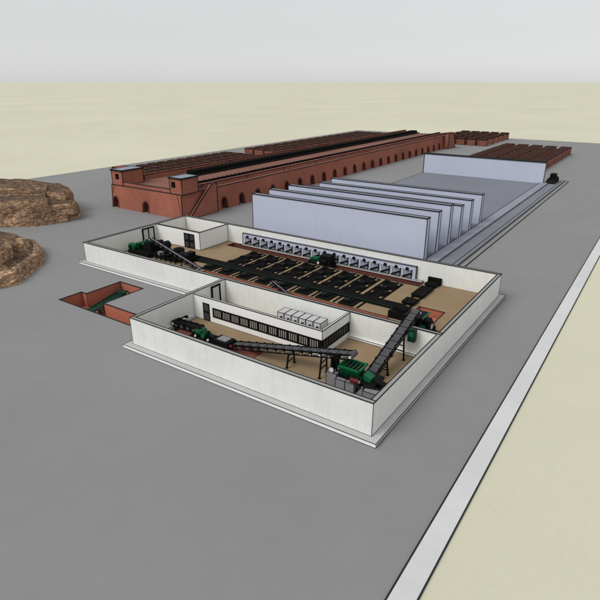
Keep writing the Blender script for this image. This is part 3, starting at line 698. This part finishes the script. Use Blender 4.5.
FS = lambda u, v, o: (KX1-BT*v+o, u, v)
FF = lambda u, v, o: (u, KY0+BT*v-o, v)
cs = [132.4+9.02*i for i in range(23)]
b = MB(); arched(b, FS, KY0, KY1, cs, 1.25, 2.3, 'terra'); arched(b, FF, KX0, KX1, [-153.0,-137.9], 1.3, 2.1, 'terra', False)
i_ = BT*KH
b.face([(KX0,KY0,0),(KX0,KY1,0),(KX0,KY1-i_,KH),(KX0,KY0+i_,KH)],'terra'); b.face([(KX0,KY1,0),(KX1,KY1,0),(KX1-i_,KY1-i_,KH),(KX0,KY1-i_,KH)],'terra')
b.bar((KX1-i_,KY0+i_,KH),(KX1-i_,KY1-i_,KH),.26,'line'); b.bar((KX0,KY0+i_,KH),(KX1-i_,KY0+i_,KH),.26,'line'); b.bar((KX1,KY0,0),(KX1-i_,KY0+i_,KH),.22,'line'); b.bar((KX0,KY0,0),(KX0,KY0+i_,KH),.22,'line')
b.bar((KX1-.25,KY0+.02,.05),(KX1-2.5,KY0+i_,KH),.16,'line'); b.bar((KX0+.4,KY0+.5,4.6),(KX0+1.3,KY0+i_,KH),.16,'line')
b.build('wall', kiln, smooth='open')
b = MB(); b.face([(KX0,KY0+i_,KH),(KX1-i_,KY0+i_,KH),(KX1-i_,KY1-i_,KH),(KX0,KY1-i_,KH)],'terra_deck_shaded'); b.build('deck', kiln, smooth='open')
for c in cs: arch_part(FS, c, 1.25, 2.3, kiln)
arch_part(FF, -137.9, 1.3, 2.1, kiln); arch_part(FF, -153.0, 1.3, 2.1, kiln)
# low walls along the deck with joints
for x0, x1, zt in ((-126.0,-124.4,8.75),(-153.4,-152.0,9.3)):
    b = MB(); b.box(x0,x1,121.5,349,KH+.003,zt,'terra')
    b.bar((x1,121.5,zt),(x1,349,zt),.3,'line')
    for i in range(10): y = 125.4+22.8*i; b.bar((x1+.02,y,KH),(x1+.02,y,zt),.25,'line')
    b.build('low_wall', kiln)
# fuel feed hatches in two dark rows
for xr, ys0, n_, hw, zt in ((-127.7, 127.5, 48, .8, 8.9), (-145.0, 141.0, 45, 2.1, 9.3)):
    for i in range(n_):
        y = ys0+i*4.58
        b = MB(); b.box(xr-hw,xr+hw,y,y+4.2,KH+.003,zt-.4,'black2')
        for yy in (.3, 2.55): b.box(xr-hw+.1,xr+hw-.1,y+yy,y+yy+1.25,zt-.4,zt+.25,'black2')
        b.build('fuel_hatch', kiln)
for x in (-126.6,-142.3):
    b = MB(); b.cyl((x,141,KH+.5),(x,348,KH+.5),.3,'black',10); b.build('fuel_main', kiln)
# parapet and towers at the front
b = MB(); b.box(-148.6,-126.2,KY0+i_,KY0+i_+.7,KH+.003,8.95,'terra'); b.bar((-148.6,KY0+i_,8.95),(-126.2,KY0+i_,8.95),.22,'line'); b.bar((-148.6,KY0+i_,KH),(-126.2,KY0+i_,KH),.16,'line'); b.build('parapet', kiln)
for x0, x1, y1, wx in ((-126.2,-121.05,120.5,-124.7),(-154.0,-148.6,122.2,-151.4)):
    y0 = KY0+i_-.1; b = MB()
    wz0, wz1, ww = 9.4, 11.3, .95
    b.box(x0,x1,y0+.6,y1,KH+.004,12.35,'terra')
    for r in ((x0,wx-ww,KH+.004,12.35),(wx+ww,x1,KH+.004,12.35),(wx-ww,wx+ww,KH+.004,wz0),(wx-ww,wx+ww,wz1,12.35)):
        b.box(r[0],r[1],y0,y0+.597,r[2],r[3],'terra')
    for c in ((x0,y0),(x1,y0),(x1,y1)): b.bar((*c,KH),(*c,12.35),.2,'line')
    b.bar((x0,y0,KH+.02),(x1,y0,KH+.02),.2,'line'); b.bar((x1,y0,KH+.02),(x1,y1,KH+.02),.2,'line')
    t = b.build('tower', kiln)
    b = MB(); b.box(x0-.2,x1+.2,y0-.2,y1+.2,12.354,12.6,'roof_grey',edge=.25); b.build('roof', t)
    b = MB(); b.box(wx-ww,wx+ww,y0+.5,y0+.596,wz0,wz1,'black2'); b.build('window', t)
b = MB(); b.box(-158.6,-154.004,117.5,122,9.9,12.4,'terra',edge=.22); b.build('turret', kiln)
# ramps
b = MB(); b.prism([(114.6,0.0),(127.6,0.0),(127.6,9.4),(125.3,9.4)],'x',-121.0+.004,-119.8,'terra',.24); b.build('ramp', kiln)
b = MB(); b.prism([(338.5,0.0),(351.5,0.0),(346.5,9.4),(338.5,9.4)],'x',-121.0+.004,-118.2,'terra',.35); b.build('ramp', kiln)

# ------------------------------------------------------------------ brick stacks
def stack_mesh(name, w, l, h, cap, e=0.0, cols=4):
    b = MB(); cw = w/cols
    for i in range(cols):
        b.box(-w/2+cw*i+.06, -w/2+cw*(i+1)-.06, -l/2, l/2, .12, h, 'stack')
    b.box(-w/2+.2, w/2-.2, -l/2+.15, l/2-.15, .003, h-.4, 'black2')
    b.box(-w/2+.05, w/2-.05, -l/2+.05, l/2-.05, h+.003, h+cap, 'stack_cap')
    me = b.build(name)
    return me
def field(xs, ys, w, l, h, cap, labf, group, cols=4):
    first = None
    for i, x in enumerate(xs):
        for j, y in enumerate(ys):
            if first is None: o = first = stack_mesh('brick_stack', w, l, h, cap, cols=cols)
            else: o = first.copy(); col.objects.link(o)
            o.location = (x+random.uniform(-.15,.15), y+random.uniform(-.15,.15), 0.0)
            o.rotation_euler.z = R(random.uniform(-1.2,1.2))
            tag(o, labf(i, j), 'brick stack', group(i, j) if callable(group) else group)
rown = ['in the rightmost row', 'in the second row from the right', 'in the middle row', 'in the second row from the left', 'in the leftmost row']
field([-52.6-8.0*i for i in range(5)], [248+5.0*j for j in range(22)], 5.6, 3.7, 3.6, .45,
      lambda i, j: (f'farthest brick stack {rown[i]} behind the lavender end wall' if j == 21 else f'black-topped brick stack {rown[i]} behind the lavender end wall'),
      lambda i, j: f'brick stacks {rown[i]} behind the lavender end wall', cols=3)
midn = ['rightmost', 'second from right', 'middle', 'second from left', 'leftmost']
field([-105.2-7.2*i for i in range(5)], [369+12.5*j for j in range(5)], 5.2, 6.5, 3.6, 1.1,
      lambda i, j: f'squat red brick stack, {midn[i]} column, {["front","second","third","fourth","last"][j]} rank beyond kiln',
      'squat brick stacks beyond the far end of the kiln')
field([-197.2+7.3*i for i in range(6)], [151+6.2*j for j in range(12)], 5.9, 4.5, 4.1, .5,
      lambda i, j: 'black-topped brick stack in the dense nearer field along the left of the kiln', 'brick stacks in the nearer field left of the kiln')
field([-198.2+7.3*i for i in range(6)], [242+9.0*j for j in range(15)], 5.9, 6.6, 4.1, .5,
      lambda i, j: 'black-topped brick stack in the farther field left of the kiln, past the gap', 'brick stacks in the farther field left of the kiln')

# ------------------------------------------------------------------ clay mounds
def lobe(mb, poly, z0, z1, inset, seed, dome=0.6):
    n = len(poly); c = Vector((sum(p[0] for p in poly)/n, sum(p[1] for p in poly)/n, 0))
    ring = []
    for i in range(n):
        p = Vector((*poly[i],0)); q = Vector((*poly[(i+1)%n],0)); k = max(2, int((q-p).length/2.2))
        for t in range(k): ring.append(p.lerp(q, t/k))
    # round corners
    for _ in range(0):
        ring = [(ring[i-1]+ring[i]*2+ring[(i+1)%len(ring)])/4 for i in range(len(ring))]
    lv = 6; rows = []
    for l in range(lv+1):
        t = l/lv; zz = z0+(z1-z0)*t; row = []
        for p in ring:
            d = (c-p); dl = d.length; d.normalize()
            q = p+d*min(inset*t*.8+(inset*.5 if l == lv else 0), dl*.6)
            w = noise.noise(Vector((p.x*.14+seed, p.y*.14, zz*.25)))*.7+noise.noise(Vector((p.x*.6, p.y*.6+seed, zz*1.2)))*.45
            if l == 0: w *= .4
            row.append(q+d*w+Vector((0,0,zz+(noise.noise(Vector((p.x*.1,p.y*.1,seed)))*.6*t if l else 0))))
        rows.append(row)
    m = len(ring)
    for k in (.72, .42, .15):
        row = []
        for p in rows[lv]:
            q = Vector((c.x,c.y,p.z))
            r = q.lerp(p, k); r.z += dome*(1-k)+noise.noise(Vector((r.x*.2,r.y*.2,seed+3)))*.5
            row.append(r)
        rows.append(row)
    for l, (a, b_) in enumerate(zip(rows[:-1], rows[1:])):
        for i in range(m):
            j = (i+1) % m; mb.face([a[i],a[j],b_[j],b_[i]], 'rock' if l < lv else 'rock_top_shaded')
    mb.face(rows[-1], 'rock_top_shaded')
def mound(lobes, name, label, loc):
    b = MB()
    for k, (poly, z0, z1, ins, dm) in enumerate(lobes): lobe(b, poly, z0, z1, ins, k*7.3+loc[0], dm)
    return tag(b.build(name, loc=loc), label, 'mound')
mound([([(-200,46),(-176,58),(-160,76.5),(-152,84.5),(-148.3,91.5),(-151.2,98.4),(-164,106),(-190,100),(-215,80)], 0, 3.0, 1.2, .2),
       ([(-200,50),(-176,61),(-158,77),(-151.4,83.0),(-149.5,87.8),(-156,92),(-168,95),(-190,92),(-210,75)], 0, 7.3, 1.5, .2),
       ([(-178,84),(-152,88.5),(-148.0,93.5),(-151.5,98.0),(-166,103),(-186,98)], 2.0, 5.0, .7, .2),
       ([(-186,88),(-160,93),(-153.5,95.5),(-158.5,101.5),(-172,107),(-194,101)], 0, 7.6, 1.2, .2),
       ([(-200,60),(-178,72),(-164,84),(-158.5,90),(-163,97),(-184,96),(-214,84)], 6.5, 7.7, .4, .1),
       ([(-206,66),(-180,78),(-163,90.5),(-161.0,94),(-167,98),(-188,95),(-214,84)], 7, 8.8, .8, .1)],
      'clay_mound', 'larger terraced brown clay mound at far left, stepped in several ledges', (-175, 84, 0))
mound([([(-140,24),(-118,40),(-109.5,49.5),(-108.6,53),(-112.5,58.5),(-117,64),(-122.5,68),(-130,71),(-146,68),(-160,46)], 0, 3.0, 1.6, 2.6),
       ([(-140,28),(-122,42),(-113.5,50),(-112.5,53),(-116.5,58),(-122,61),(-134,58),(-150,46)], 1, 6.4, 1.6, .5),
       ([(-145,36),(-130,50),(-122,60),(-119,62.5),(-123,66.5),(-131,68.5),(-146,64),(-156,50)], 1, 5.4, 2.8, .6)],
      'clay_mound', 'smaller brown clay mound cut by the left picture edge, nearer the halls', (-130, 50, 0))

# ------------------------------------------------------------------ world, sun, camera
w = bpy.data.worlds.new('World'); scene.world = w; w.use_nodes = True
nt = w.node_tree; bg = nt.nodes['Background']
sky = nt.nodes.new('ShaderNodeTexSky'); sky.sky_type = 'NISHITA'; sky.sun_disc = False
SUN_EL, SUN_AZ = 49.0, 205.0      # azimuth clockwise from +Y
sky.sun_elevation = R(SUN_EL); sky.sun_rotation = R(SUN_AZ); sky.dust_density = 0.6; sky.air_density = 1.0; sky.ozone_density = 1.0
hs = nt.nodes.new('ShaderNodeHueSaturation'); hs.inputs['Saturation'].default_value = 0.12
nt.links.new(sky.outputs['Color'], hs.inputs['Color']); cl = nt.nodes.new('ShaderNodeMix'); cl.data_type = 'RGBA'; cl.inputs['Factor'].default_value = 0.55
cl.inputs[7].default_value = (9.2, 9.3, 9.4, 1)     # even overcast veil over the clear sky
nt.links.new(hs.outputs['Color'], cl.inputs[6]); nt.links.new(cl.outputs[2], bg.inputs['Color'])
bg.inputs['Strength'].default_value = 0.075
sd = bpy.data.lights.new('Sun', 'SUN'); sd.energy = 1.5; sd.angle = R(34); sd.color = (1.0, 0.985, 0.955)
so = bpy.data.objects.new('Sun', sd); col.objects.link(so)
dv = Vector((math.sin(R(SUN_AZ))*math.cos(R(SUN_EL)), math.cos(R(SUN_AZ))*math.cos(R(SUN_EL)), math.sin(R(SUN_EL))))
so.rotation_euler = (-dv).to_track_quat('-Z', 'Y').to_euler()
cd = bpy.data.cameras.new('Camera'); cam = bpy.data.objects.new('Camera', cd); col.objects.link(cam)
cd.sensor_width = 36; cd.sensor_fit = 'HORIZONTAL'; cd.lens = 36*531.2/600
cd.clip_start = 0.5; cd.clip_end = 30000
cam.location = (0, 0, 40); cam.rotation_euler = (R(90-22.4567), 0, R(34.3294))
scene.camera = cam
scene.render.resolution_x = scene.render.resolution_y = 1024
vs = scene.view_settings
vs.view_transform = 'Standard'; vs.look = 'None'; vs.gamma = 1; vs.use_curve_mapping = False; vs.exposure = 0.27
